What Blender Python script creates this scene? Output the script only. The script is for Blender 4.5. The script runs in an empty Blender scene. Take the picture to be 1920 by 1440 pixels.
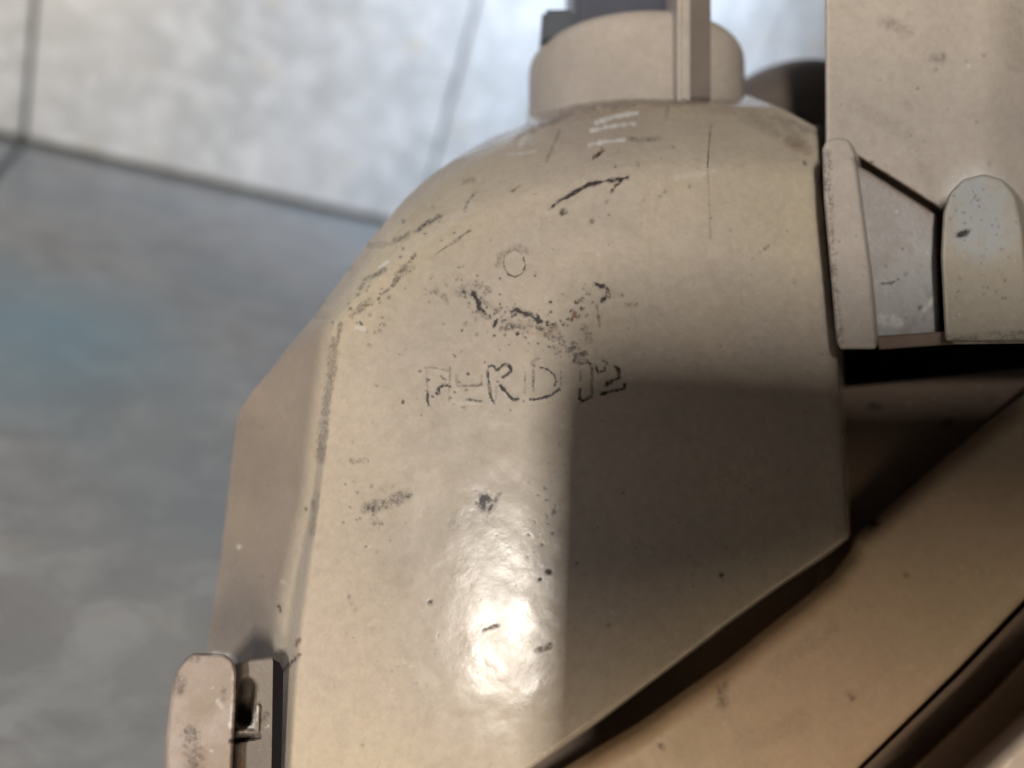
import bpy, math, random
import numpy as np
from mathutils import Vector, Matrix
from mathutils.geometry import delaunay_2d_cdt

# ------------------------------------------------------------------ camera
F = 1440.0
UP = np.array([0.296, -0.895, -0.334]); HH = np.array([0.877, 0.116, 0.467]); NN = np.array([0.379, 0.431, -0.819])
UP /= np.linalg.norm(UP); HH -= HH.dot(UP) * UP; HH /= np.linalg.norm(HH)
NN = np.cross(HH, UP)
if NN.dot([0.379, 0.431, -0.819]) < 0: NN = -NN
CAMH = 0.130
TOW = np.stack([HH, -NN, UP])                    # lens frame (x right, y down, z forward) -> world

def wv(x, y, z):                                 # lens-frame millimetres -> world metres
    v = TOW @ np.array([x, y, z], float) * 0.001
    return np.array([v[0], v[1], v[2] + CAMH])

def W(px, py, z):                                # measured photo point + its distance (mm) -> world, arrays allowed
    px = np.asarray(px, float); py = np.asarray(py, float); z = np.asarray(z, float)
    v = np.stack([(px - 960) / F * z, (py - 720) / F * z, z + 0 * px], -1) @ TOW.T * 0.001
    v[..., 2] += CAMH
    return v

sc = bpy.context.scene
cam_d = bpy.data.cameras.new("camera"); cam = bpy.data.objects.new("camera", cam_d)
sc.collection.objects.link(cam); sc.camera = cam
cam_d.sensor_width = 36; cam_d.lens = 36 * F / 1920
cam_d.clip_start = 0.002; cam_d.clip_end = 50
R = Matrix([[TOW[i][0], -TOW[i][1], -TOW[i][2]] for i in range(3)])
cam.matrix_world = Matrix.Translation((0, 0, CAMH)) @ R.to_4x4()
cam_d.dof.use_dof = True
cam_d.dof.focus_distance = 0.108
cam_d.dof.aperture_fstop = 8.6
sc.view_settings.view_transform = 'Standard'; sc.view_settings.look = 'None'
sc.view_settings.exposure = 0.0; sc.view_settings.gamma = 1.0

# ------------------------------------------------------------------ light
world = bpy.data.worlds.new("World"); sc.world = world; world.use_nodes = True
bg = world.node_tree.nodes['Background']
bg.inputs[0].default_value = (1.0, 0.70, 0.48, 1); bg.inputs[1].default_value = 0.024

def aim(d):                                      # lamp faces d, its height along the lens vertical
    z = -d.normalized(); up = Vector(TOW @ np.array([0.0, -1.0, 0.0])); x = up.cross(z).normalized(); y = z.cross(x)
    return Matrix((x, y, z)).transposed().to_euler()

def lamp(name, kind, pos, energy, color, target=None, size=0.1, sizey=None):
    d = bpy.data.lights.new(name, kind); d.energy = energy; d.color = color
    if kind == 'POINT': d.shadow_soft_size = size
    else:
        d.shape = 'RECTANGLE'; d.size = size; d.size_y = sizey or size
    o = bpy.data.objects.new(name, d); sc.collection.objects.link(o)
    p = Vector(wv(*pos)); o.location = p
    if target is not None:
        o.rotation_euler = aim(Vector(wv(*target)) - p)
    return o

KEY = lamp('ceiling_tube', 'AREA', (-121, -82, -600), 4.9, (1.0, 0.935, 0.84), target=(0, 0, 110), size=0.040, sizey=0.11)
WIN = lamp('window_daylight', 'AREA', (-500, -620, 130), 1.1, (0.86, 0.87, 1.0), target=(-60, 0, 520), size=0.5)
WALL_FILL = lamp('wall_fill', 'AREA', (250, -460, 410), .95, (0.76, 0.86, 1.0), target=(60, -330, 660), size=0.25)  # added cool fill that brightens the wall
WALL_FILL.data.spread = math.radians(95)
LOW = lamp('low_fill', 'AREA', (60, 150, -480), 2.6, (1.0, 0.79, 0.56), target=(0, 30, 105), size=0.18)  # added warm fill for the lower housing, standing for floor bounce

# ------------------------------------------------------------------ helpers
COL = sc.collection
def link(name, me, mat=None, parent=None):
    o = bpy.data.objects.new(name, me); COL.objects.link(o)
    if mat is not None:
        me.materials.clear(); me.materials.append(mat)
    if parent is not None: o.parent = parent
    return o

def empty(name, loc, label, cat, group=None):
    o = bpy.data.objects.new(name, None); COL.objects.link(o); o.location = loc
    o.empty_display_size = 0.02
    o['label'] = label; o['category'] = cat
    if group: o['group'] = group
    return o

def origin(parent):
    return np.array(parent.location) if parent is not None else np.zeros(3)

def mesh_np(name, V, faces, mat, parent, attr=None, smooth=True):
    V = np.asarray(V, float).reshape(-1, 3) - origin(parent)
    me = bpy.data.meshes.new(name)
    me.from_pydata(V.tolist(), [], faces)
    if smooth: me.polygons.foreach_set('use_smooth', [True] * len(me.polygons))
    if attr is None: attr = np.zeros((len(V), 3))
    if True:
        a = me.color_attributes.new('marks', 'FLOAT_COLOR', 'POINT')
        a.data.foreach_set('color', (attr if attr.shape[1] == 4 else np.concatenate([attr, np.zeros((len(attr), 1))], 1)).astype(np.float32).ravel())
    me.update()
    return link(name, me, mat, parent)

def grid_faces(nr, nc, off=0, flip=False):
    i = np.arange(nr - 1)[:, None] * nc + np.arange(nc - 1)[None, :] + off
    q = np.stack([i, i + nc, i + nc + 1, i + 1], -1).reshape(-1, 4)
    if flip: q = q[:, ::-1]
    return q.tolist()

rng = np.random.default_rng(7)

def vnoise(px, py, scale, seed=0):
    """cheap smooth value noise in 0..1"""
    r = np.random.default_rng(seed).random((256, 256))
    x = np.asarray(px, float) / scale; y = np.asarray(py, float) / scale
    xi = np.floor(x).astype(int); yi = np.floor(y).astype(int)
    fx = x - xi; fy = y - yi; fx = fx * fx * (3 - 2 * fx); fy = fy * fy * (3 - 2 * fy)
    a = r[xi % 256, yi % 256]; b = r[(xi + 1) % 256, yi % 256]; c = r[xi % 256, (yi + 1) % 256]; d = r[(xi + 1) % 256, (yi + 1) % 256]
    return (a * (1 - fx) + b * fx) * (1 - fy) + (c * (1 - fx) + d * fx) * fy

def fbm(px, py, scale, seed=0, o=3):
    s = 0; a = 1; t = 0
    for k in range(o):
        s = s + a * vnoise(px, py, scale / 2 ** k, seed + k); t += a; a *= 0.55
    return s / t

def segd(px, py, pts):
    d = np.full(px.shape, 1e9)
    if len(pts) == 1: return np.hypot(px - pts[0][0], py - pts[0][1])
    for (x0, y0), (x1, y1) in zip(pts[:-1], pts[1:]):
        dx, dy = x1 - x0, y1 - y0
        t = np.clip(((px - x0) * dx + (py - y0) * dy) / (dx * dx + dy * dy + 1e-9), 0, 1)
        d = np.minimum(d, np.hypot(px - x0 - t * dx, py - y0 - t * dy))
    return d

def smooth(e0, e1, x):
    t = np.clip((x - e0) / (e1 - e0), 0, 1); return t * t * (3 - 2 * t)

# marks: channel 0 black grime, 1 pale scuff, 2 rusty brown; (channel, width px, strength, patchiness, points)
MARKS = []
def zone(ox, oy, s, items):
    for ch, w, st, pa, pts in items:
        lt = s == .27081 and pts[0][1] > 1000
        MARKS.append((ch, w * s * (1.9 if lt else (2.0 if w < 20 else 1.45) if s == .27081 else (1.6 if w < 20 else 1.2)), min(1, st * 1.15), pa, [(ox + x * s, oy + y * s) for x, y in pts]))
        continue
        MARKS.append((ch, w * s, st, pa, [(ox + x * s, oy + y * s) for x, y in pts]))
zone(740, 400, 0.27081, [
    # raised ring
    (0, 5, .9, .2, [(890, 305), (905, 360), (885, 415), (835, 442), (785, 422)]), (0, 8, 1, 0, [(893, 325)]),
    (0, 5, .45, .5, [(785, 422), (750, 350), (765, 280), (830, 245), (880, 280)]), (0, 30, .22, .5, [(720, 360), (730, 290), (850, 225), (930, 270)]),
    # worn letters
    (0, 7, .5, .4, [(215, 1070), (290, 1070)]), (0, 7, .35, .4, [(222, 1100), (222, 1190)]), (0, 9, .95, .2, [(228, 1225), (225, 1290), (238, 1335)]),
    (0, 8, .45, .4, [(385, 1070), (380, 1190)]), (0, 13, .8, .4, [(295, 1245), (310, 1205), (345, 1190), (388, 1200)]), (0, 9, .55, .4, [(325, 1130), (350, 1160), (345, 1190)]),
    (0, 8, .3, .4, [(375, 1200), (372, 1300)]), (0, 7, .4, .4, [(430, 1120), (430, 1190)]), (0, 12, .95, 0, [(505, 1110)]), (0, 8, .5, .5, [(445, 1195), (600, 1190)]),
    (0, 10, .85, .3, [(500, 1288), (560, 1296), (597, 1302)]), (0, 8, .35, .4, [(600, 1120), (600, 1190)]), (0, 7, .35, .4, [(300, 1075), (375, 1090)]),
    (0, 11, .9, .25, [(690, 1315), (668, 1275), (652, 1180), (645, 1090), (655, 1060), (685, 1055), (705, 1090), (730, 1065), (760, 1045), (800, 1060), (805, 1090), (770, 1125), (745, 1135)]),
    (0, 13, .95, .2, [(728, 1188), (770, 1240), (820, 1290), (855, 1285)]), (0, 6, .3, .4, [(705, 1200), (700, 1300)]),
    (0, 6, .35, .4, [(905, 1100), (900, 1240)]), (0, 8, .65, .3, [(960, 1080), (960, 1235)]), (0, 16, 1, .2, [(965, 1052)]), (0, 8, .6, .3, [(945, 1040), (965, 1015), (1005, 1003)]),
    (0, 9, .85, .3, [(1010, 1068), (1060, 1080), (1105, 1120), (1118, 1165), (1110, 1190)]), (0, 7, .4, .4, [(1152, 1100), (1150, 1190)]),
    (0, 11, .95, .2, [(945, 1290), (1000, 1285), (1080, 1260), (1140, 1220)]), (0, 9, .9, 0, [(895, 1302)]),
    (0, 10, .6, .4, [(1285, 1100), (1285, 1150)]), (0, 9, .6, .3, [(1290, 1040), (1340, 1030), (1365, 1050), (1365, 1180), (1370, 1250)]),
    (0, 10, .8, .3, [(1285, 1215), (1280, 1280), (1300, 1300), (1365, 1268)]), 
    (0, 9, .7, .3, [(1395, 1060), (1410, 1098), (1450, 1088), (1467, 1040), (1440, 1020)]),
    (0, 15, 1, .2, [(1530, 1060), (1556, 1100), (1550, 1138), (1475, 1175), (1465, 1195)]), (0, 12, 1, .1, [(1430, 1250), (1510, 1228), (1590, 1215), (1590, 1188)]),
    # smears and chips between ring and letters
    (0, 18, 1, .55, [(545, 555), (575, 600), (580, 650), (605, 690)]), (0, 22, .95, .5, [(600, 695), (640, 720), (665, 722)]), (0, 13, .95, .4, [(705, 740), (690, 778)]),
    (0, 26, 1.0, .15, [(812, 678), (850, 665), (900, 692), (955, 712), (1000, 745)]), (0, 14, .9, .4, [(985, 700), (1010, 750)]), (0, 9, .8, .3, [(815, 715), (830, 700)]),
    (0, 30, .55, .8, [(750, 800), (800, 785), (850, 775)]), (0, 13, 1, .2, [(848, 836)]), (0, 22, .6, .75, [(930, 765), (1020, 805)]), (0, 18, .85, .5, [(1060, 765), (1110, 785)]),
    (0, 22, .5, .75, [(1040, 840), (1160, 875)]), (0, 18, .5, .7, [(1100, 930), (1140, 955)]), (0, 20, .5, .7, [(1195, 955), (1245, 930)]), (0, 18, .6, .6, [(1260, 985), (1322, 975)]),
    (0, 22, .5, .6, [(1245, 1022), (1310, 1020)]), (0, 15, 1, .1, [(1400, 492), (1440, 506)]), (0, 18, .95, .4, [(1470, 530), (1472, 568), (1440, 600)]), (0, 22, .65, .5, [(1262, 612), (1300, 592)]),
    (0, 12, .9, .4, [(1075, 615)]), (2, 14, .8, .3, [(1222, 738), (1250, 692)]), (0, 10, .9, .3, [(1228, 735)]), (0, 40, .35, .85, [(450, 545), (560, 500), (640, 540)]),
    (0, 20, .35, .8, [(280, 535), (350, 580), (360, 620)]), (0, 16, .4, .7, [(590, 575), (655, 640), (720, 680)]), (0, 10, .85, .2, [(710, 686)]), (0, 9, 1, 0, [(463, 810)]),
    (0, 6, 1, 0, [(728, 450)]), (0, 7, 1, 0, [(973, 432)]), (0, 6, .9, 0, [(340, 768)]), (0, 7, .8, 0, [(625, 1030)]), (0, 7, .9, 0, [(1150, 995)]), (2, 60, .22, .7, [(780, 760), (900, 790), (1100, 820)]),
    (0, 26, .28, .8, [(1310, 780), (1350, 880)]), (0, 8, .5, .4, [(1620, 795)]), (0, 20, .25, .8, [(1610, 630), (1670, 630)]), (2, 10, .5, .6, [(1400, 640), (1420, 780)]), (0, 10, .6, .3, [(1375, 615)]),
    (0, 5, .8, 0, [(1310, 335)]), (0, 6, .6, 0, [(1480, 215)]), (0, 5, .6, 0, [(1095, 250)]), (0, 7, .6, 0, [(1045, 35)]), (0, 5, .5, 0, [(530, 880)]),
])
zone(900, 0, 0.3125, [
    (0, 15, .9, .35, [(430, 1245), (480, 1200), (560, 1160), (650, 1110), (750, 1085), (830, 1076), (882, 1066)]), (0, 12, .9, .3, [(850, 1080), (812, 1118), (790, 1152)]),
    (0, 30, .75, .6, [(500, 1275)]), (0, 28, .8, .6, [(668, 1328)]), (0, 12, .3, .6, [(760, 1210)]), (2, 22, 1.0, .1, [(690, 935), (740, 905)]), (0, 13, .9, .2, [(680, 948), (720, 918)]),
    (2, 11, .95, .1, [(195, 1145), (240, 1113)]), (0, 9, .6, 0, [(400, 1030)]), (1, 16, .9, .3, [(700, 735), (800, 702), (940, 680)]), (1, 14, .8, .3, [(670, 785), (800, 756), (925, 742)]),
    (1, 14, .8, .3, [(660, 868), (760, 850), (870, 838)]), (0, 8, .5, .3, [(930, 640), (950, 575)]), (0, 8, .4, .4, [(398, 972), (440, 870), (480, 780)]), (0, 6, .75, .2, [(1366, 1000), (1372, 880), (1386, 750)]),
    (0, 3, .25, .4, [(1366, 1000), (1378, 1300), (1384, 1440)]), (0, 14, .35, .6, [(880, 830), (960, 845), (1070, 830)]), (0, 9, .35, .4, [(1110, 720), (1130, 640)]), (1, 20, .4, .5, [(240, 870), (290, 800)]),
    (1, 10, .4, .5, [(160, 930), (340, 910)]), (0, 7, .5, 0, [(330, 1160)]), (1, 30, .25, .5, [(1180, 1060), (1400, 1030)]), (0, 20, .28, .7, [(200, 850), (300, 750)]), (0, 10, .6, .3, [(1385, 1310)]),
    (2, 60, .25, .5, [(1850, 850), (1900, 880)]),
])
zone(380, 300, 0.3125, [
    (0, 18, .75, .4, [(1280, 430), (1340, 385), (1420, 340)]), (0, 28, .5, .5, [(1150, 482), (1235, 450)]), (0, 16, .5, .4, [(1380, 280)]), (0, 26, .3, .6, [(1560, 130), (1620, 120)]),
    (0, 7, .6, .3, [(1570, 315), (1590, 250), (1640, 190)]), (0, 9, .5, .5, [(1600, 425), (1500, 500), (1400, 560)]), (0, 22, .6, .7, [(1270, 570), (1180, 690), (1150, 740)]),
    (0, 24, .5, .5, [(950, 770), (970, 725), (1090, 660)]), (0, 34, .42, .7, [(890, 930), (1000, 850)]), (0, 16, .55, .5, [(830, 990), (812, 1060)]), (0, 22, .35, .5, [(750, 1300)]), (0, 16, .4, .3, [(1065, 1025)]),
    (1, 12, .8, .2, [(1060, 640), (1110, 612)]), (1, 14, .5, .3, [(920, 1005), (970, 1015)]), (0, 40, .25, .6, [(1180, 690), (1250, 650)]), (0, 8, .4, .5, [(1120, 770), (1080, 800)]), (0, 30, .25, .7, [(1000, 520), (1120, 500)]),
])
zone(560, 800, 0.41667, [
    (0, 62, .85, .35, [(838, 335), (850, 350)]), (0, 20, .7, .3, [(800, 340), (830, 372)]), (0, 14, .6, .3, [(905, 300), (870, 350)]), (1, 10, .7, .2, [(855, 292)]),
    (0, 42, .5, .7, [(310, 370), (400, 340), (485, 305)]), (0, 44, .4, .7, [(340, 430)]), (0, 18, .95, .2, [(1128, 652)]), (0, 10, .85, .1, [(1085, 685)]), (0, 12, .7, .3, [(1095, 530)]), (0, 9, .7, .2, [(1142, 478)]),
    (0, 18, .7, .5, [(1075, 1005), (1130, 990)]), (0, 10, .6, .2, [(530, 1155)]), (1, 12, 1, 0, [(1097, 627)]), (1, 8, 1, 0, [(62, 390)]), (0, 9, .9, .1, [(35, 370)]), (0, 12, .5, .5, [(1150, 380)]),
    (0, 20, .3, .8, [(230, 760), (250, 820)]), (0, 14, .8, .4, [(590, 790)]), (0, 8, .8, .3, [(830, 915), (900, 893)]), (0, 8, .7, .2, [(630, 940)]), (0, 16, .4, .7, [(240, 160), (300, 150)]), (0, 8, .5, .2, [(1035, 250)]), (0, 60, .18, .7, [(700, 430), (850, 400)]),
    (1, 8, .8, 0, [(320, 540)]), (0, 14, .45, .5, [(95, 100)]), (0, 18, .3, .5, [(60, 480), (80, 300)]),
])
zone(280, 1000, 0.3055, [
    (1, 22, .95, .1, [(548, 80)]), (0, 16, .8, .2, [(798, 455), (805, 475)]), (2, 22, .95, .1, [(900, 690), (920, 655)]), (0, 10, .4, .4, [(690, 260)]), (1, 16, .5, .3, [(820, 300)]), (0, 9, .9, .2, [(805, 720)]), (0, 14, .8, .2, [(925, 745), (810, 850)]),
    (0, 14, .4, .4, [(1310, 1300)]),
])
zone(1400, 360, 0.2708, [
    (0, 16, .95, .2, [(1195, 800)]), (0, 13, .75, .3, [(1105, 565)]), (0, 10, .8, .2, [(965, 515)]), (0, 7, .6, .2, [(925, 640), (1000, 628), (1060, 600)]), (0, 14, .6, .4, [(1225, 880)]), (0, 8, .8, .1, [(628, 420)]), (0, 7, .9, .1, [(670, 840)]),
    (0, 8, .5, .3, [(1080, 395)]), (0, 6, .5, .3, [(965, 300)]), (1, 16, .6, .6, [(1225, 820), (1290, 745)]), (1, 60, .5, .7, [(940, 880), (1050, 900)]), (0, 30, .3, .6, [(1250, 640), (1260, 720)]),
    (0, 30, .9, .2, [(1470, 300), (1530, 275)]), (1, 14, .9, .5, [(1410, 360), (1520, 310), (1640, 240), (1690, 190)]), (0, 8, .5, .3, [(1580, 30), (1590, 60)]), (1, 45, .5, .7, [(1600, 250), (1720, 260)]), (0, 10, .6, .5, [(1550, 180)]), (0, 9, .6, .3, [(1665, 658)]),
    (1, 360, .95, .35, [(1600, 60), (1640, 260)]), (0, 10, .45, .5, [(120, 400), (160, 370)]), (0, 26, .2, .6, [(330, 610)]), (0, 8, .4, .3, [(40, 465)]), (0, 6, .5, .2, [(130, 890)]),
])
zone(1400, 0, 0.2708, [
    (0, 15, .9, .2, [(917, 548)]), (0, 60, .2, .7, [(950, 150), (1020, 170), (1120, 220)]), (1, 16, .8, .2, [(1540, 455)]), (1, 10, .6, .2, [(1725, 120)]), (0, 50, .3, .6, [(1290, 400), (1350, 400)]), (0, 30, .3, .7, [(1680, 1130)]),
    (2, 24, .3, .3, [(1120, 720)]), (0, 24, .7, .4, [(400, 1130)]), (0, 14, .5, .4, [(350, 1110)]), (2, 70, .35, .5, [(330, 1000), (420, 1040)]), (0, 40, .3, .6, [(200, 820), (430, 900), (520, 930)]), (0, 20, .9, .4, [(870, 1125)]),
])
zone(1300, 700, 0.3229, [(0, 42, .9, .2, [(1030, 875), (1060, 865)]), (0, 20, .9, .3, [(1440, 297), (1480, 285)]), (0, 20, .9, .3, [(1730, 145)]), (0, 30, .8, .3, [(1030, 185), (1070, 195)]), (0, 18, .6, .4, [(165, 1175)]), (0, 10, .6, .4, [(1270, 385)])])
zone(900, 980, 0.3195, [(0, 24, .95, .2, [(640, 1305)]), (0, 16, .8, .3, [(1415, 312)]), (0, 18, .4, .5, [(750, 600)]), (0, 10, .5, .4, [(760, 550)]), (0, 20, .4, .4, [(960, 880)]), (0, 14, .4, .4, [(1430, 940), (1430, 1000)]), (0, 14, .9, .3, [(1490, 620)]), (0, 9, .5, .3, [(210, 1355)])])

def marks_at(px, py):
    px = np.asarray(px, float).ravel(); py = np.asarray(py, float).ravel()
    out = np.zeros((len(px), 3)); 
    n1 = fbm(px, py, 6, 11); n2 = fbm(px, py, 17, 21)
    wob = (fbm(px, py, 9, 31) - .5) * 1.0
    for ch, w, st, pa, pts in MARKS:
        xs = [p[0] for p in pts]; ys = [p[1] for p in pts]; m = w + 6
        sel = np.where((px > min(xs) - m) & (px < max(xs) + m) & (py > min(ys) - m) & (py < max(ys) + m))[0]
        if not len(sel): continue
        d = segd(px[sel], py[sel], pts)
        hw = max(w * .5, 1.5)
        d = d + wob[sel] * min(w * .9, 9)
        a = 1 - smooth(hw * .3, hw * 1.5, d)
        if pa > 0:
            k = np.clip((0.62 * n1[sel] + .38 * n2[sel]), 0, 1)
            a = np.clip(a * (1 - pa + pa * smooth(.38, .48, k) * 1.6), 0, 1)
        out[sel, ch] = np.maximum(out[sel, ch], np.clip(a * st, 0, 1))
    return out

_r = random.Random(5)
def spatter(n, x0, x1, y0, y1, r0_, r1_, st):
    for _ in range(n):
        x = _r.uniform(x0, x1); y = _r.uniform(y0, y1)
        MARKS.append((0, _r.uniform(r0_, r1_), _r.uniform(.35, 1) * st, 0, [(x, y), (x + _r.uniform(-2, 2), y + _r.uniform(-2, 2))]))
for cx_, cy_, sx, sy, n_ in ((905, 575, 30, 24, 26), (985, 605, 45, 18, 40), (870, 545, 30, 14, 16), (1060, 640, 40, 24, 22), (1125, 560, 22, 22, 12), (1075, 590, 26, 22, 10), (860, 720, 60, 30, 22), (700, 560, 30, 50, 22),
                          (1020, 1000, 24, 70, 16), (700, 960, 40, 40, 22), (1170, 340, 60, 40, 12), (780, 470, 60, 50, 18)):
    for _ in range(n_):
        x = _r.gauss(cx_, sx); y = _r.gauss(cy_, sy)
        MARKS.append((0, _r.uniform(2.2, 5.5), _r.uniform(.35, .95), .2, [(x, y), (x + _r.uniform(-3, 3), y + _r.uniform(-3, 3))]))
spatter(80, 620, 1560, 360, 1300, 1.6, 3.4, .6)
spatter(35, 420, 1500, 200, 1400, 2.5, 4.5, .45)
spatter(35, 1550, 1920, 20, 640, 2, 4, .6)
spatter(40, 1780, 1910, 350, 560, 2, 4, .8)

zone(280, 1000, 0.3055, [
    (0, 90, .34, .8, [(250, 1230), (275, 1400)]), (0, 60, .3, .8, [(190, 900), (180, 960)]), (0, 24, .4, .5, [(460, 960), (455, 1010)]), (2, 60, .3, .6, [(330, 1340), (300, 1430)]),
    (1, 16, .8, .3, [(400, 738), (490, 748), (528, 785), (515, 1000), (500, 1180)]), (0, 30, .3, .6, [(210, 770), (290, 765)]), (1, 20, .4, .6, [(420, 1030), (440, 1060)]),
    (0, 30, .4, .6, [(690, 1150), (720, 1110)]), (1, 14, .7, .3, [(665, 1060), (640, 1190), (560, 1215)]), (2, 50, .4, .5, [(540, 1380), (560, 1430)]), (0, 20, .8, .3, [(500, 1275), (640, 1250)]),
])
zone(0, 0, 1, [
    (0, 12, .35, .8, [(1548, 290), (1556, 480), (1572, 640)]), (0, 9, .4, .8, [(1606, 300), (1680, 345), (1752, 388)]), (2, 16, .3, .6, [(1612, 308), (1700, 362), (1748, 396)]),
    (0, 10, .2, .7, [(1110, 1412), (1300, 1284), (1440, 1184), (1600, 1050)]), (0, 8, .5, .5, [(1354, 1290), (1356, 1325)]), (0, 7, .5, .4, [(1595, 1300), (1600, 1310)]), (0, 6, .6, .2, [(1240, 1400)]),
    (0, 16, .1, .8, [(1450, 1250), (1560, 1180)]), (0, 7, .6, .3, [(1700, 1080)]), (0, 34, .09, .8, [(1400, 1390), (1500, 1350)]), (0, 9, .35, .7, [(990, 245), (1080, 205), (1190, 190), (1290, 192)]),
    (2, 24, .22, .6, [(1020, 225), (1180, 196), (1380, 200)]), (0, 26, .22, .8, [(1400, 215), (1500, 262)]), (0, 22, .07, .8, [(1600, 200), (1700, 250), (1740, 330)]),
    (0, 30, .10, .7, [(1900, 20), (1905, 120)]), (0, 14, .35, .7, [(1770, 640), (1850, 636), (1920, 632)]), (0, 12, .3, .7, [(628, 640), (612, 760), (600, 860)]),
])

LETTER = [[(800, 700), (800, 758)], [(800, 690), (838, 690)], [(838, 690), (838, 758)], [(800, 725), (838, 725)],
          [(862, 700), (900, 700), (900, 722), (864, 750), (900, 752)],
          [(920, 690), (926, 750)], [(922, 690), (950, 686), (954, 704), (930, 716), (962, 746)],
          [(992, 686), (994, 748)], [(994, 684), (1020, 686), (1042, 705), (1044, 725), (1030, 742), (996, 748)],
          [(1098, 684), (1098, 746)], [(1124, 690), (1142, 680), (1158, 694), (1152, 710), (1134, 728), (1168, 730)]]
def relief(px, py):
    """raised moulded characters and ring, in mm towards the viewer"""
    r = np.zeros(px.shape)
    sel = (px > 770) & (px < 1200) & (py > 420) & (py < 780)
    x = px[sel]; y = py[sel]; d = np.full(x.shape, 1e9)
    for p in LETTER: d = np.minimum(d, segd(x, y, p))
    d = np.minimum(d, np.abs(np.hypot((x - 963) / 22, (y - 492) / 27) - 1) * 24)
    r[sel] = .018 * (1 - smooth(3.5, 8.5, d))
    return r

def slab(name, poly, zf, thick, bev, bevmm, mat, parent, step=6, marks=True, back=None, rnd=0):
    """solid plate: outline at measured points, front at distance zf, rounded front edge, real thickness going back"""
    P = []
    n = len(poly)
    for i in range(n):
        a = np.array(poly[i], float); b = np.array(poly[(i + 1) % n], float)
        k = max(1, int(np.hypot(*(b - a)) / step))
        for j in range(k): P.append(a + (b - a) * j / k)
    P = np.array(P)
    for _ in range(rnd): P = .25 * np.roll(P, 1, 0) + .5 * P + .25 * np.roll(P, -1, 0)
    loop = [tuple(p) for p in P] + [tuple(P[0])]
    x0, y0 = P.min(0); x1, y1 = P.max(0)
    gx, gy = np.meshgrid(np.arange(x0, x1, step), np.arange(y0, y1, step))
    gx = gx.ravel() + rng.uniform(-.1, .1, gx.size) * step; gy = gy.ravel() + rng.uniform(-.1, .1, gy.size) * step
    d = segd(gx, gy, loop)
    # inside test
    ins = np.zeros(gx.shape, bool)
    for (ax, ay), (bx, by) in zip(loop[:-1], loop[1:]):
        c = ((ay > gy) != (by > gy)) & (gx < (bx - ax) * (gy - ay) / (by - ay + 1e-12) + ax)
        ins ^= c
    keep = ins & (d > max(step * .4, min(bev, step) * .6))
    pts = [Vector(p) for p in P]; m = len(pts)
    # inset ring(s) for a crisp rounded edge
    nx = np.roll(P, -1, 0) - np.roll(P, 1, 0); nrm = np.stack([-nx[:, 1], nx[:, 0]], 1); nrm /= np.linalg.norm(nrm, axis=1)[:, None] + 1e-9
    area = 0.5 * np.sum(P[:, 0] * np.roll(P[:, 1], -1) - np.roll(P[:, 0], -1) * P[:, 1])
    if area < 0: nrm = -nrm
    q = [Vector((x, y)) for x, y in zip(gx[keep], gy[keep])]
    if bev > 0:
        for fr in (.15, .4, .75):
            R_ = P + nrm * bev * fr
            dd = segd(R_[:, 0], R_[:, 1], loop)
            q = [v for v in q] + [Vector(R_[k]) for k in range(len(R_)) if dd[k] > bev * fr * .9]
    vs, es, fs, *_ = delaunay_2d_cdt(pts + q, [(i, (i + 1) % m) for i in range(m)], [list(range(m))], 1, 0.01)
    V2 = np.array([[v.x, v.y] for v in vs])
    dd = segd(V2[:, 0], V2[:, 1], loop)
    t = np.clip(1 - dd / max(bev, 1e-6), 0, 1) if bev > 0 else np.zeros(len(V2))
    z = zf(V2[:, 0], V2[:, 1]) + bevmm * (1 - np.sqrt(np.clip(1 - t * t, 0, 1)))
    Vf = W(V2[:, 0], V2[:, 1], z)
    # boundary = directed edges used once
    cnt = {}
    for f in fs:
        for a, b in zip(f, list(f[1:]) + [f[0]]): cnt[(a, b)] = 1
    bd = [(a, b) for (a, b) in cnt if (b, a) not in cnt]
    idx = sorted({a for e in bd for a in e}); mp = {a: len(Vf) + i for i, a in enumerate(idx)}
    if back is None:
        c_ = P.mean(0); back = ((c_[0] - 960) / F * 1.2, (c_[1] - 720) / F * 1.2, 1)
    bdir = TOW @ np.array(back, float); Vb = Vf[idx] + bdir * thick * .001
    V = np.concatenate([Vf, Vb])
    faces = [tuple(f) for f in fs] + [(b, a, mp[a], mp[b]) for a, b in bd]
    at = None
    if marks:
        at = marks_at(V2[:, 0], V2[:, 1]); at = np.concatenate([at, np.zeros((len(idx), 3))])
    o = mesh_np(name, V, faces, mat, parent, at)
    o.data.update(); 
    bm_fix(o)
    return o

def bm_fix(o):
    import bmesh
    bm = bmesh.new(); bm.from_mesh(o.data); bmesh.ops.recalc_face_normals(bm, faces=bm.faces); bm.to_mesh(o.data); bm.free()
    try: o.data.set_sharp_from_angle(angle=math.radians(50))
    except Exception: pass

def ruled(name, A, B, mat, parent, n=8, zpow=1.0, marks=False):
    """surface swept from edge A to edge B (points: px, py, distance)"""
    A = np.array(A, float); B = np.array(B, float); rows = []
    def res(P, k):
        s = np.r_[0, np.cumsum(np.hypot(*(P[1:, :2] - P[:-1, :2]).T))]; u = np.linspace(0, s[-1], k)
        return np.stack([np.interp(u, s, P[:, i]) for i in range(3)], 1)
    k = 60; A = res(A, k); B = res(B, k)
    G = np.stack([A * (1 - t) + B * t for t in np.linspace(0, 1, n)], 0)
    tt = np.linspace(0, 1, n)[:, None]
    G[:, :, 2] = A[None, :, 2] * (1 - tt ** zpow) + B[None, :, 2] * tt ** zpow
    o = mesh_np(name, W(G[..., 0], G[..., 1], G[..., 2]), grid_faces(n, k), mat, parent, marks_at(G[..., 0], G[..., 1]) if marks else None)
    bm_fix(o); return o

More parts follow.
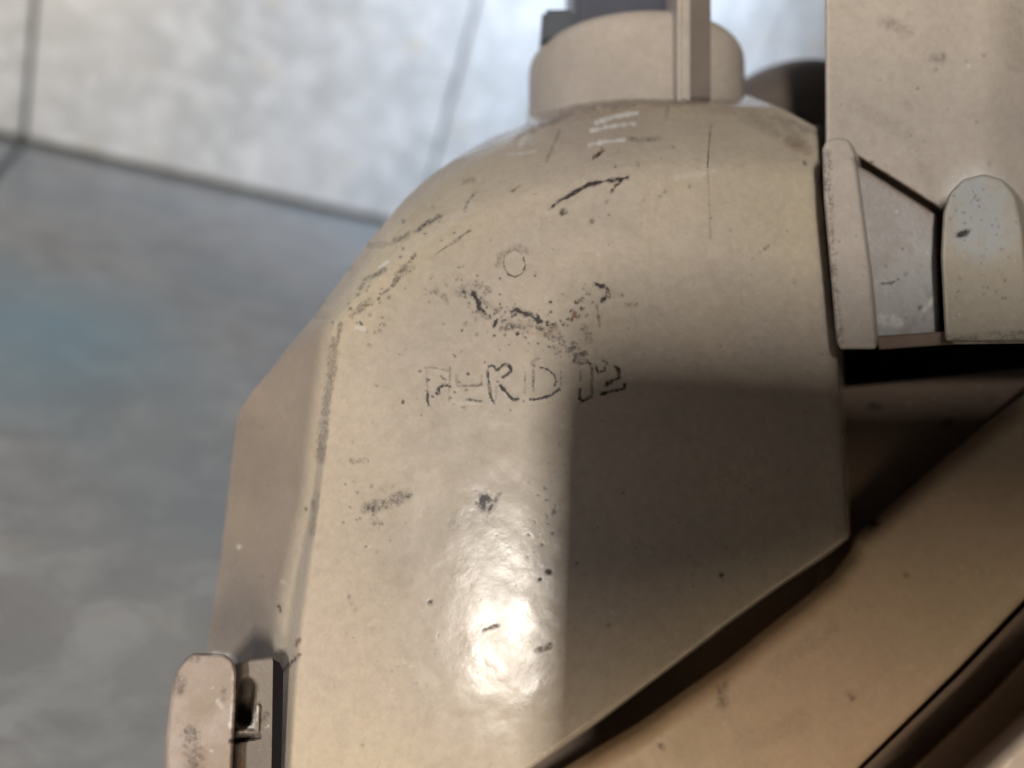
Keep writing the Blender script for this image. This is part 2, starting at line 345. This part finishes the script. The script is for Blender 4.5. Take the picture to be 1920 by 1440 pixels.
# ------------------------------------------------------------------ materials
class NT:
    def __init__(s, name):
        s.m = bpy.data.materials.new(name); s.m.use_nodes = True; s.t = s.m.node_tree
        s.b = s.t.nodes['Principled BSDF']
    def n(s, typ, **kw):
        o = s.t.nodes.new(typ)
        for k, v in kw.items():
            if isinstance(k, str) and hasattr(o, k): setattr(o, k, v)
        return o
    def l(s, a, b): s.t.links.new(a, b)
    def noise(s, scale, detail=4, rough=.55, dist=0, vec=None):
        o = s.n('ShaderNodeTexNoise'); o.inputs['Scale'].default_value = scale; o.inputs['Detail'].default_value = detail
        o.inputs['Roughness'].default_value = rough; o.inputs['Distortion'].default_value = dist
        s.l(vec or s.co, o.inputs['Vector']); return o.outputs['Fac']
    def ramp(s, f, lo, hi, a=0., b=1.):
        o = s.n('ShaderNodeMapRange'); o.inputs[1].default_value = lo; o.inputs[2].default_value = hi
        o.inputs[3].default_value = a; o.inputs[4].default_value = b; s.l(f, o.inputs[0]); return o.outputs[0]
    def mix(s, f, a, b):
        o = s.n('ShaderNodeMix'); o.data_type = 'RGBA'
        if isinstance(f, float): o.inputs[0].default_value = f
        else: s.l(f, o.inputs[0])
        for v, i in ((a, 6), (b, 7)):
            if isinstance(v, tuple): o.inputs[i].default_value = (*v, 1)
            else: s.l(v, o.inputs[i])
        return o.outputs[2]
    def math(s, op, a, b=None):
        o = s.n('ShaderNodeMath'); o.operation = op
        for v, i in ((a, 0), (b, 1)):
            if v is None: continue
            if isinstance(v, (int, float)): o.inputs[i].default_value = v
            else: s.l(v, o.inputs[i])
        return o.outputs[0]

def plastic(name, base, base2, rough=.34, speck=1.0, bump=.12, grain=0.0, marks=True, grey=None, greyamt=0., yellow=None, sss=.3, scuff=(.60, .60, .59)):
    s = NT(name); tc = s.n('ShaderNodeTexCoord'); s.co = tc.outputs['Object']
    c = s.mix(s.ramp(s.noise(28, 4), .38, .64), base, base2)
    c = s.mix(s.math('MULTIPLY', s.ramp(s.noise(90, 5, .65, .6), .5, .72), .30), c, tuple(x * .72 for x in base))
    if grey:
        c = s.mix(s.math('MULTIPLY', s.ramp(s.noise(55, 5, .6, .8), .42, .6), greyamt), c, grey)
    if yellow:
        c = s.mix(s.math('MULTIPLY', s.ramp(s.noise(13, 2, .5, .3), .40, .62), .8), c, yellow)
    # fine specks of dirt
    sp = s.ramp(s.noise(1500, 3, .6), .665, .72)
    sp2 = s.ramp(s.noise(420, 3, .7), .69, .74)
    clus = s.ramp(s.noise(70, 3, .6), .42, .62)
    k = s.math('MULTIPLY', s.math('MAXIMUM', s.math('MULTIPLY', sp, clus), s.math('MULTIPLY', sp2, clus)), .32 * speck)
    c = s.mix(k, c, (.055, .045, .040))
    k2 = s.math('MULTIPLY', s.ramp(s.noise(900, 2, .5), .70, .76), .35 * speck)
    c = s.mix(k2, c, (.60, .57, .52))
    # fine mottled scum on the skin of the plastic
    c = s.mix(s.math('MULTIPLY', s.ramp(s.noise(700, 6, .8), .38, .68), .22), c, (.16, .13, .11))
    c = s.mix(s.math('MULTIPLY', s.ramp(s.noise(200, 5, .7, 1.5), .5, .7), .16), c, (.24, .20, .175))
    rv = s.math('ADD', s.ramp(s.noise(160, 5, .6, .5), .3, .7, rough - .06, rough + .10), s.math('MULTIPLY', k, .3))
    if marks:
        at = s.n('ShaderNodeAttribute'); at.attribute_name = 'marks'
        sep = s.n('ShaderNodeSeparateColor'); s.l(at.outputs['Color'], sep.inputs[0])
        c = s.mix(at.outputs['Alpha'], c, (.155, .128, .12))      # dirt along the outline, painted shade on flange and dome
        c = s.mix(s.math('MULTIPLY', sep.outputs[2], .85), c, (.16, .075, .035))
        c = s.mix(s.math('MULTIPLY', sep.outputs[1], .75), c, scuff)
        fine = s.ramp(s.noise(1900, 4, .7), .36, .60, .30, 1.25); mid = s.ramp(s.noise(600, 4, .7), .35, .60, .60, 1.15)
        dm = s.math('MINIMUM', s.math('MAXIMUM', s.math('MULTIPLY', s.math('SUBTRACT', sep.outputs[0], .72), 4.5), s.math('MULTIPLY', s.math('MULTIPLY', s.math('POWER', sep.outputs[0], .85), fine), mid)), .97)
        c = s.mix(dm, c, (.034, .027, .027))
        rv = s.math('ADD', rv, s.math('MULTIPLY', sep.outputs[0], .25))
    s.l(c, s.b.inputs['Base Color']); s.l(rv, s.b.inputs['Roughness'])
    h = s.math('ADD', s.math('MULTIPLY', s.noise(380, 5, .6, .4), .8), s.math('MULTIPLY', s.noise(1100, 4, .6), .35 + grain))
    bp = s.n('ShaderNodeBump'); bp.inputs['Strength'].default_value = bump; bp.inputs['Distance'].default_value = .0006
    s.l(h, bp.inputs['Height']); s.l(bp.outputs[0], s.b.inputs['Normal'])
    s.b.inputs['IOR'].default_value = 1.45; s.b.inputs['Specular IOR Level'].default_value = .26
    s.b.inputs['Subsurface Weight'].default_value = sss
    s.b.inputs['Subsurface Radius'].default_value = (1.0, .55, .28)
    s.b.inputs['Subsurface Scale'].default_value = .0032
    if yellow:
        pass
    return s.m

BEIGE = plastic('aged_beige_plastic', (.485, .42, .345), (.44, .385, .335), yellow=(.50, .435, .305), rough=.22, bump=.042, grain=.3)
BEIGE2 = plastic('beige_bracket_plastic', (.45, .405, .365), (.375, .335, .305), rough=.38, bump=.12, grain=.4)
WORN = plastic('chalky_worn_plastic', (.34, .32, .31), (.28, .26, .25), rough=.5, bump=.4, grain=.8, grey=(.36, .37, .385), greyamt=.6)
BOSSM = plastic('rubbed_boss_plastic', (.36, .325, .27), (.32, .29, .24), rough=.5, bump=.2, grain=.6, scuff=(.31, .33, .355), sss=.1)
PANEL = plastic('warm_beige_plastic', (.44, .335, .25), (.40, .32, .23), rough=.4, bump=.1)
PINKISH = plastic('scuffed_pinkish_plastic', (.325, .28, .27), (.245, .205, .165), rough=.5, bump=.45, grain=.7, grey=(.40, .355, .355), greyamt=.7)
GREYCLIP = plastic('grimy_clip_plastic', (.20, .18, .165), (.11, .10, .095), rough=.5, bump=.4, grain=.5)
DARKWALL = plastic('shade_toned_plastic', (.19, .14, .11), (.14, .105, .085), rough=.6, bump=.2)  # darkened colour stands in for shade in groove, recess and slot

def flat(name, col, rough=.5, metallic=0.):
    s = NT(name); tc = s.n('ShaderNodeTexCoord'); s.co = tc.outputs['Object']
    c = s.mix(s.ramp(s.noise(120, 4), .3, .7), col, tuple(x * .75 for x in col)); s.l(c, s.b.inputs['Base Color'])
    s.b.inputs['Roughness'].default_value = rough; s.b.inputs['Metallic'].default_value = metallic
    return s.m
BLACKP = flat('black_gap_shade', (.010, .009, .010), .9); BLACKP.node_tree.nodes['Principled BSDF'].inputs['Specular IOR Level'].default_value = .05  # black colour stands in for the shade inside gaps and cavity
CONN = flat('blue_grey_connector_plastic', (.07, .078, .11), .35)
CONND = flat('dark_slate_rubber', (.05, .065, .085), .5)
LIGHTPATCH = flat('light_patch_plastic', (.62, .57, .55), .25)
DUSK = flat('dark_brown_rear_plastic', (.13, .105, .09), .6)

def tile_mat(name, a, b, warm, tint=None, rough=.3, blue_reflection=None):
    s = NT(name); tc = s.n('ShaderNodeTexCoord'); s.co = tc.outputs['Object']
    c = s.mix(s.ramp(s.noise(20, 5, .6, 1.0), .42, .60), a, b)
    c = s.mix(s.math('MULTIPLY', s.ramp(s.noise(55, 5, .6, .6), .48, .62), .8), c, tuple(min(1, x * 1.22) for x in b))
    c = s.mix(s.math('MULTIPLY', s.ramp(s.noise(38, 3, .5), .62, .75), .5), c, warm)
    if tint: c = s.mix(s.math('MULTIPLY', s.ramp(s.noise(7, 2, .5), .45, .62), .55), c, tint)
    if blue_reflection is not None:                        # bluish reflection painted into the floor colour
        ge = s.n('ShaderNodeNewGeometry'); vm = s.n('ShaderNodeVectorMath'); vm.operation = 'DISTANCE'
        s.l(ge.outputs['Position'], vm.inputs[0]); vm.inputs[1].default_value = tuple(blue_reflection)
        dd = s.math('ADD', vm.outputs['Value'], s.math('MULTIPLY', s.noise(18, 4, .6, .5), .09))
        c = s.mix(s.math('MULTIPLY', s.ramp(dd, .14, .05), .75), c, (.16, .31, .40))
    s.l(c, s.b.inputs['Base Color'])
    s.b.inputs['Roughness'].default_value = rough
    return s.m
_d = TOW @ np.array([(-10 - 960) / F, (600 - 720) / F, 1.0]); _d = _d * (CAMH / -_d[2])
TILEW = tile_mat('pale_wall_ceramic', (.56, .60, .64), (.65, .69, .74), (.70, .67, .58))
TILEF = tile_mat('grey_floor_ceramic', (.235, .24, .25), (.29, .30, .31), (.33, .32, .30), tint=(.19, .235, .27), rough=.38, blue_reflection=(_d[0], _d[1], 0.0))
GROUT = flat('dark_grout', (.15, .165, .17), .9)

# ------------------------------------------------------------------ room: floor and wall tiles
def box(name, lo, hi, mat, parent=None, bev=.0015):
    import bmesh
    bm = bmesh.new(); bmesh.ops.create_cube(bm, size=1)
    lo = np.array(lo, float); hi = np.array(hi, float)
    for v in bm.verts: v.co = Vector((lo + hi) / 2 + (hi - lo) * np.array(v.co)) - Vector(origin(parent))
    if bev: bmesh.ops.bevel(bm, geom=list(bm.edges), offset=bev, segments=2, affect='EDGES')
    me = bpy.data.meshes.new(name); bm.to_mesh(me); bm.free()
    return link(name, me, mat, parent)

r0 = np.array([(45 - 960) / F, (265 - 720) / F, 1.0])
dirw = TOW @ r0; t0 = CAMH / -dirw[2]; CX, CY = dirw[0] * t0, dirw[1] * t0
TW = 0.0
rr = TOW @ np.array([(775 - 960) / F, (445 - 720) / F, 1.0]); rr = rr * (CY / rr[1]); TW = rr[0] - CX
print('corner', CX, CY, 'tile width', TW)
floor = box('floor', (CX - 1.2, CY - 1.6, -.02), (CX + 2.2, CY + .05, -.003), GROUT, bev=0); floor['kind'] = 'structure'
wall = empty('tiled_wall', (CX, CY, 0), 'pale grey marbled ceramic tile wall behind the headlight', 'wall')
box('grout_backing', (CX - 1.2, CY + .003, -.002), (CX + 2.2, CY + .05, 1.0), GROUT, wall, bev=0)
g = .0017; TD = .66; TH = .40
for i in range(-3, 6):
    for j in range(2):
        box('tile', (CX + i * TW + g, CY - .006 + .001, .004 + j * TH), (CX + (i + 1) * TW - g, CY + .006, (j + 1) * TH - g), TILEW, wall, bev=.0018)
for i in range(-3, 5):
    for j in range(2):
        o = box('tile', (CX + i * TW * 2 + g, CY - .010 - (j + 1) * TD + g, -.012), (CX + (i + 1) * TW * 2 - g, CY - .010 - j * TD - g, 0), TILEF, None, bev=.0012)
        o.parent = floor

# ------------------------------------------------------------------ headlight
base = W(1000, 720, 150.); 
hl = empty('car_headlight', (float(base[0]), float(base[1]), 0), 'old beige plastic car headlight housing with moulded lettering, standing back-first on grey floor tiles', 'car headlight')

OUT = [(178, 1000), (205, 990), (235, 985), (258, 920), (300, 850), (335, 800), (372, 760), (440, 702), (520, 642), (592, 590), (650, 541), (690, 511), (735, 472), (780, 444), (850, 436), (950, 425), (1050, 413), (1140, 400), (1220, 388), (1300, 379), (1440, 364), (1600, 350), (2300, 330)]
CRE = [(178, 1120), (300, 1100), (340, 1060), (365, 1000), (390, 950), (425, 880), (480, 785), (540, 705), (580, 660), (610, 642), (720, 626), (850, 612), (950, 600), (1020, 590), (1110, 578), (1200, 566), (1300, 557), (1440, 548), (1600, 542), (2300, 530)]
GRO = [(178, 1110), (300, 1090), (340, 1040), (365, 985), (390, 930), (425, 862), (480, 766), (540, 690), (580, 646), (610, 626), (720, 608), (850, 592), (950, 580), (1020, 562), (1110, 543), (1200, 528), (1300, 522), (1440, 516), (1600, 512), (2300, 500)]
REDGE = [(178, 1398), (205, 1470), (240, 1532), (345, 1537), (400, 1545), (550, 1560), (650, 1568), (800, 1577), (1000, 1586), (1010, 1582), (1022, 1567), (1042, 1540), (1087, 1474), (1120, 1427), (1162, 1368), (1215, 1300), (1242, 1264), (1363, 1104), (1440, 994), (1530, 850), (1640, 700), (1700, 660), (2300, 640)]
def cv(T, y):
    a = np.array(T, float); v = np.interp(y, a[:, 0], a[:, 1]); return v
def sm(T, ys, w=14):
    return sum(cv(T, ys + k) for k in np.linspace(-w, w, 7)) / 7

def zface(px, py):
    return 110 - (py - 720) * .0170 - (px - 960) * .0055 + 4.6e-5 * np.clip(px - 1060, 0, None) ** 2 \
        + 1.3e-5 * np.clip(py - 1200, 0, 500) ** 2 + 2.0e-5 * np.clip(900 - px, 0, None) ** 2 * smooth(650, 1000, py)
CREASE = [(640, 600), (700, 545), (800, 470), (900, 412), (1000, 378), (1150, 350), (1300, 338), (1420, 340), (1545, 355), (1700, 380)]
def zshell(px, py, xl, xg, xc):
    z = zface(px, py)
    cx = np.array(CREASE)[:, 0]; cy = np.array(CREASE)[:, 1]
    yc = np.interp(px, cx, cy, left=600) 
    # dome above the crease
    d = segd(px, py, CREASE) * np.where(py < yc, 1, 0)
    d = np.where(py < yc, d, 0)
    z = z + .028 * d * smooth(0, 70, d) + .00040 * d * d
    # soft seam where the flat passes over to a second flat
    z = z + .004 * np.clip(px - 1330, 0, None) * smooth(900, 600, py)
    # left flange, lower than the face
    drop = np.interp(py, [520, 620, 800, 1000, 1200, 1500], [.0, 1.0, 2.6, 5.5, 8.0, 9.0])
    tt = np.clip((xc - px) / np.maximum(xc - xg, 1), 0, 1)
    z = z + drop * smooth(0, 1, tt)
    u = np.clip((xg - px) / np.maximum(xg - xl, 1), 0, 1)
    z = z + np.where(px < xg, 5.0 * u ** 1.05 * np.interp(py, [200, 470, 640, 800, 1200], [0, .4, 1.6, 3.2, 4.4]), 0)
    do = segd(px, py, [(b, a) for a, b in OUT])
    z = z + 5 * np.clip(1 - do / 48, 0, 1) ** 2 * smooth(700, 560, py) * smooth(225, 262, py)
    yt = 184 + 52 * (np.clip(1190 - px, 0, None) / 205) ** 2 + 4 * (np.clip(px - 1190, 0, None) / 205) ** 2
    z = z + .028 * np.clip(yt + 15 - py, 0, 40) ** 2 * smooth(300, 225, py)
    return z

ys = np.r_[np.arange(178, 430, 3.0), np.arange(430, 800, 1.9), np.arange(800, 1500, 3.0), np.arange(1500, 2301, 20)]
xl = sm(OUT, ys, 6); xg = sm(GRO, ys); xc = sm(CRE, ys); xr = cv(REDGE, ys); 
xr = np.where(ys < 240, cv(REDGE, ys), xr)
xg = np.maximum(xg, xl + 4); xc = np.maximum(xc, xg + 6); xr = np.maximum(xr, xc + 20)
def cols(a, b, n, p=1.0):
    return a[:, None] + (b - a)[:, None] * (np.linspace(0, 1, n) ** p)[None, :]
X = np.concatenate([cols(xl, xg, 56), cols(xg, xc, 9)[:, 1:], cols(xc, xr, 420)[:, 1:]], 1)
Y = np.repeat(ys[:, None], X.shape[1], 1)
Z = zshell(X, Y, xl[:, None], xg[:, None], xc[:, None])
# worn edge rounding at the right-hand rim
dr = segd(X, Y, [(b, a) for a, b in REDGE if a >= 240])
Z = Z + .5 * (1 - np.sqrt(np.clip(1 - np.clip(1 - dr / 9, 0, 1) ** 2, 0, 1)))
Z = Z - relief(X, Y)
Z = Z + .16 * (fbm(X, Y, 90, 5) - .5) + .008 * (fbm(X, Y, 14, 8) - .5)
Z = Z + .02 * np.clip(marks_at(X, Y)[:, 0].reshape(X.shape), 0, 1) * smooth(800, 1100, Y)
AT = marks_at(X, Y)
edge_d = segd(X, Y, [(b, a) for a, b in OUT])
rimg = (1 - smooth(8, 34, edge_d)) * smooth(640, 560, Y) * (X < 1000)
dirt_shade = rimg * (.32 + .25 * fbm(X, Y, 60, 47))
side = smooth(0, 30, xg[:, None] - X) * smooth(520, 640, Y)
dirt_shade = np.maximum(dirt_shade, side * (.52 + .26 * fbm(X, Y, 90, 44)))  # shade of the left flange put into its colour
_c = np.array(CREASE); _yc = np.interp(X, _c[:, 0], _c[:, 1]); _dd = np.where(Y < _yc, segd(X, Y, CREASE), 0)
dirt_shade = np.maximum(dirt_shade, smooth(0, 110, _dd) * (.16 + .30 * fbm(X, Y, 80, 49)))  # dome darkened in colour for its shading
dirt_shade = np.maximum(dirt_shade, smooth(30, 6, segd(X, Y, [(1537, 345), (1570, 650), (1586, 1000)])) * .4 * fbm(X, Y, 50, 50))
AT = np.concatenate([AT, np.clip(dirt_shade, 0, 1).reshape(-1, 1)], 1)
o = mesh_np('housing_face', W(X, Y, Z), grid_faces(*X.shape), BEIGE, hl, AT)

# side skirt behind the left outline
k = 10; s_ = np.linspace(0, 1, k)[:, None]
bx = np.repeat(X[:, 0][None], k, 0) + 30 * s_ ** .7; by = np.repeat(ys[None], k, 0) + 6 * s_; bz = Z[:, 0][None] + 55 * s_
mesh_np('side_wall', W(bx, by, bz), grid_faces(*bx.shape), BEIGE, hl, np.zeros((bx.size, 3)))
# dropping wall along the right and lower right rim
i0 = np.where(ys > 232)[0]
ex = xr[i0]; ey = ys[i0]; ez = Z[i0, -1]
ox = np.interp(ey, [240, 1000, 1045, 1090, 2300], [12, 12, 8, 2, 2]); oy = np.interp(ey, [240, 1000, 1045, 1090, 2300], [0, 0, 3, 3, 3])
dz = 36 + 0 * ey
G = [(ex + ox * t, ey + oy * t, ez + dz * t ** 1.15) for t in np.linspace(0, 1, 9)]
gx = np.stack([a[0] for a in G]); gy = np.stack([a[1] for a in G]); gz = np.stack([a[2] for a in G])
mesh_np('rim_wall', W(gx, gy, gz), grid_faces(*gx.shape), BEIGE, hl, marks_at(gx, gy))

# lower right frame: two stepped panels
L1 = [(2150, 560, 132), (1920, 738, 131), (1760, 868, 130), (1605, 1004, 129), (1592, 1036, 0), (1560, 1078, 0), (1508, 1122, 0), (1432, 1182, 0), (1357, 1243, 0), (1309, 1276, 0), (1196, 1356, 0), (1112, 1406, 0), (1045, 1448, 0), (850, 1572, 0), (700, 1680, 0)]
zl = lambda x, y: 129 - (y - 1100) * .012 + 5 * np.clip(((x - 1200) * .62 + (y - 1300) * .78) / 500, -1, 1) * 0
pl = [(p[0], p[1]) for p in L1] + [(900, 2100), (1180, 1900), (1625, 1436), (1700, 1362), (1800, 1262), (1920, 1136), (2150, 900)]
slab('frame_panel', pl, zl, 16, 46, 5.0, PANEL, hl, step=10)
slab('groove_floor', [(1600, 980), (1640, 1080), (1300, 1330), (1040, 1520), (700, 1750), (600, 1750), (900, 1420), (1300, 1150)], lambda x, y: 140 + 0 * x, 4, 0, 0, DARKWALL, hl, step=30, marks=False)  # groove shade is in the dark colour
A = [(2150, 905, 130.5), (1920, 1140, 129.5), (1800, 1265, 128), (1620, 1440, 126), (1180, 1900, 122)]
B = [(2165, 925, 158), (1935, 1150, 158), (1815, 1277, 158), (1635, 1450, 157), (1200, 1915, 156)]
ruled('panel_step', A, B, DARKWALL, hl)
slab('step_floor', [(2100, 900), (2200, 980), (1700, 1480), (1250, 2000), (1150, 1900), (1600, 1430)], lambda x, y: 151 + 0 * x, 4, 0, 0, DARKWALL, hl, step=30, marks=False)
slab('lens_rim', [(2215, 960), (1968, 1183), (1858, 1302), (1676, 1474), (1252, 1944), (1700, 2000), (2300, 1400)], lambda x, y: 146 - (y - 1300) * .01 - 10 * smooth(120, 330, ((x - 1830) + (y - 1290)) * .707), 12, 10, 2, PANEL, hl, step=12)
slab('added_corner_ridge', [(2300, 1060), (1945, 1310), (1790, 1455), (1690, 1600), (2200, 1700), (2400, 1300)], lambda x, y: 130 + 0 * x, 10, 60, 9, LIGHTPATCH, hl, step=12, marks=False)  # ridge added, coloured pale for the light patch in this corner
# recess between rim, bracket and frame
slab('recess_floor', [(1560, 727), (2150, 672), (2150, 700), (1590, 1200), (1520, 1200)], lambda x, y: 149 - (y - 720) * .03, 6, 4, 1, DARKWALL, hl, step=10)  # recess shade is in the dark colour
slab('cavity_shade', [(1480, 500), (2200, 500), (2200, 1200), (1480, 1200)], lambda x, y: 185 + 0 * x, 4, 0, 0, BLACKP, hl, step=60, marks=False)  # black sheet painted for the shadow under the bracket

# bracket on the right
slab('bracket_panel', [(1546, -160), (2150, -160), (2150, 460), (1768, 398), (1752, 384), (1606, 292), (1548, 272)], lambda x, y: 124 + .006 * (x - 1550) + 6 * smooth(1840, 2000, x) , 24, 7, .9, BEIGE2, hl, step=5, rnd=1)
slab('bracket_plate', [(1600, 306), (1622, 318), (1752, 402), (1762, 626), (1700, 632), (1640, 636)], lambda x, y: 119 - (y - 400) * .004, 22, 6, .8, WORN, hl, step=4, rnd=1)
slab('bracket_rib', [(1541, 280), (1550, 262), (1570, 257), (1592, 262), (1603, 285), (1618, 400), (1634, 520), (1645, 640), (1643, 655), (1575, 655), (1568, 640), (1556, 500), (1545, 380)], lambda x, y: 114.5 - (y - 400) * .008, 26, 7, 1.3, BEIGE2, hl, step=4, rnd=2)
slab('bracket_boss', [(1772, 640), (1764, 480), (1768, 400), (1780, 362), (1806, 336), (1845, 326), (1880, 336), (1905, 366), (1918, 430), (1926, 520), (1932, 640)], lambda x, y: 113 - (y - 400) * .003, 26, 7, 1.2, BOSSM, hl, step=4, rnd=3)
slab('bracket_boss_base', [(1786, 500), (2150, 480), (2150, 640), (1786, 646)], lambda x, y: 114.6 - (y - 400) * .003, 20, 5, .8, BOSSM, hl, step=6)
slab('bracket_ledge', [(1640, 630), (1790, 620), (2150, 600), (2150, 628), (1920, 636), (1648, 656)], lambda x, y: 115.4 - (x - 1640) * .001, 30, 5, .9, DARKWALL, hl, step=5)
slab('bracket_slot', [(1590, 290), (1780, 330), (1800, 640), (1640, 640)], lambda x, y: 129 + 0 * x, 6, 0, 0, DARKWALL, hl, step=30, marks=False)  # backing coloured dark for the shade in the slot

# rear bulge between neck and bracket
def ellipsoid(name, c, r, mat, parent, nu=48, nv=24):
    u = np.linspace(0, 2 * np.pi, nu, endpoint=False); v = np.linspace(0, np.pi, nv)
    U, Vv = np.meshgrid(u, v); P = np.stack([c[0] + r[0] * np.sin(Vv) * np.cos(U), c[1] - r[1] * np.cos(Vv), c[2] + r[2] * np.sin(Vv) * np.sin(U)], -1)
    Wd = P.reshape(-1, 3) @ TOW.T * .001; Wd[:, 2] += CAMH
    f = []
    for i in range(nv - 1):
        for j in range(nu):
            f.append((i * nu + j, i * nu + (j + 1) % nu, (i + 1) * nu + (j + 1) % nu, (i + 1) * nu + j))
    o = mesh_np(name, Wd, f, mat, parent); bm_fix(o); return o
ellipsoid('rear_bulge', (73, -44, 195), (32, 37, 26), DUSK, hl)

# neck and its fittings: solids of revolution about the lens-vertical axis
def lathe(name, cx, cz, prof, mat, parent, n=96, tilt=0.0, a0=0, a1=2 * np.pi):
    prof = np.array(prof, float); closed = abs(a1 - a0 - 2 * np.pi) < 1e-6
    u = np.linspace(a0, a1, n, endpoint=not closed); m = len(prof)
    R_ = prof[:, 0][:, None]; Yv = prof[:, 1][:, None]
    P = np.stack([cx + R_ * np.cos(u)[None], Yv + 0 * u[None], cz + tilt * (Yv + 50) * -1 + R_ * np.sin(u)[None]], -1)
    Wd = P.reshape(-1, 3) @ TOW.T * .001; Wd[:, 2] += CAMH
    f = []
    for i in range(m - 1):
        for j in range(n if closed else n - 1):
            f.append((i * n + j, i * n + (j + 1) % n, (i + 1) * n + (j + 1) % n, (i + 1) * n + j))
    o = mesh_np(name, Wd, f, mat, parent); bm_fix(o); return o
NX, NZ = 25.5, 160.
def rounded(r, y0, y1, rad, rin):
    p = [(r + 1.0, y0), (r + .2, y0 - 2)]
    for a in np.linspace(0, np.pi / 2, 8): p.append((r - rad + rad * np.cos(a), y1 + rad - rad * np.sin(a)))
    p += [(rin, y1), (rin, y1 + 14)]
    return p
lathe('bulb_neck', NX, NZ, rounded(22.0, -44, -68.8, 4.5, 16), BEIGE2, hl)

def lbox(name, lo, hi, mat, parent, bev=.8):
    import bmesh
    bm = bmesh.new(); bmesh.ops.create_cube(bm, size=1)
    for v in bm.verts: v.co = Vector(((lo[i] + hi[i]) / 2 + (hi[i] - lo[i]) * v.co[i] for i in range(3)))
    if bev: bmesh.ops.bevel(bm, geom=list(bm.edges), offset=bev, segments=2, affect='EDGES')
    og = origin(parent)
    for v in bm.verts:
        w = wv(*v.co); v.co = Vector(w - og)
    bmesh.ops.recalc_face_normals(bm, faces=bm.faces)
    me = bpy.data.meshes.new(name); bm.to_mesh(me); bm.free()
    a_ = me.color_attributes.new('marks', 'FLOAT_COLOR', 'POINT'); a_.data.foreach_set('color', [0.0] * (4 * len(me.vertices)))
    o = link(name, me, mat, parent); me.polygons.foreach_set('use_smooth', [True] * len(me.polygons))
    try: me.set_sharp_from_angle(angle=math.radians(35))
    except Exception: pass
    return o
lbox('bulb_flange', (5.8, -72.5, 148), (12.5, -66, 175), CONND, hl, .8)
lbox('neck_fin', (29.0, -100, 134.0), (31.2, -49.0, 146), BEIGE2, hl, .7)
lbox('neck_dark_strip', (31.2, -100, 137.2), (35.6, -51, 146), DUSK, hl, .3)  # dark brown box right of the fin
cn = lbox('connector', (12.0, -110, 148), (38, -60, 172), CONN, hl, 1.2)
lbox('connector_rib', (12.4, -110, 145.0), (17.8, -64, 149), CONN, cn, .5)
lbox('connector_rib', (20.8, -110, 145.4), (27.6, -64, 149), CONN, cn, .5)
lbox('connector_gap_shade', (18.0, -110, 147.0), (20.5, -64, 148.6), BLACKP, cn, .2)  # black strip for the shade between the ribs

# clip at the lower left
slab('clip_tab', [(310, 1700), (312, 1380), (322, 1290), (332, 1255), (350, 1232), (362, 1224), (420, 1226), (438, 1238), (443, 1262), (441, 1330), (436, 1440), (430, 1700)], lambda x, y: 103 - (y - 1300) * .01, 12, 8, 1.6, PINKISH, hl, step=4, rnd=2)
cb = [(436, 1240), (512, 1230), (522, 1246), (524, 1300), (516, 1440), (505, 1700), (425, 1700)]
slab('clip_block', cb, lambda x, y: 107.5 - (y - 1300) * .01 + 5 * (1 - smooth(8, 20, segd(x, y, [(464, 1288), (457, 1345)]))) + 1.2 * (1 - smooth(2, 7, segd(x, y, [(442, 1388), (484, 1380)]))) - .8 * (1 - smooth(2, 6, segd(x, y, [(484, 1325), (482, 1372), (445, 1372)]))), 1.5, 7, 1.2, GREYCLIP, hl, step=3, rnd=1)
slab('flange_gap_shade', [(512, 1236), (524, 1242), (531, 1258), (530, 1330), (521, 1700), (505, 1700)], lambda x, y: 107.4 - (y - 1300) * .010, 1.0, 0, 0, BLACKP, hl, step=5, marks=False)  # black strip painted for the shade in the gap beside the clip

# ------------------------------------------------------------------ the phone taking the picture (outside the frame, behind the lens; its shadow falls across the housing)
pb = wv(60, 25, -5)
ph = empty('smartphone', tuple(float(v) for v in pb), 'black smartphone held sideways that throws the rectangular shadow on the headlight', 'phone')
def rounded_plate(name, x0, y0, x1, y1, z0, z1, rad, mat, parent):
    import bmesh
    P = []
    for cx_, cy_, a in ((x1 - rad, y1 - rad, 0), (x0 + rad, y1 - rad, 90), (x0 + rad, y0 + rad, 180), (x1 - rad, y0 + rad, 270)):
        for k_ in range(9):
            t_ = math.radians(a + k_ * 11.25); P.append((cx_ + rad * math.cos(t_), cy_ + rad * math.sin(t_)))
    bm = bmesh.new(); og = origin(parent)
    f = bm.faces.new([bm.verts.new((p[0], p[1], z0)) for p in P]); g_ = bmesh.ops.extrude_face_region(bm, geom=[f])
    for v in g_['geom']:
        if isinstance(v, bmesh.types.BMVert): v.co.z = z1
    for v in bm.verts: v.co = Vector(wv(*v.co) - og)
    bmesh.ops.recalc_face_normals(bm, faces=bm.faces)
    me = bpy.data.meshes.new(name); bm.to_mesh(me); bm.free(); return link(name, me, mat, parent)
rounded_plate('body', -14.5, -21.5, 140, 64, -10, -1.6, 8, flat('black_phone_glass', (.02, .02, .022), .2), ph)
lbox('camera_island', (-8, -8, -1.6), (10, 30, -.8), flat('phone_camera_plate', (.03, .03, .035), .3), ph, .3)
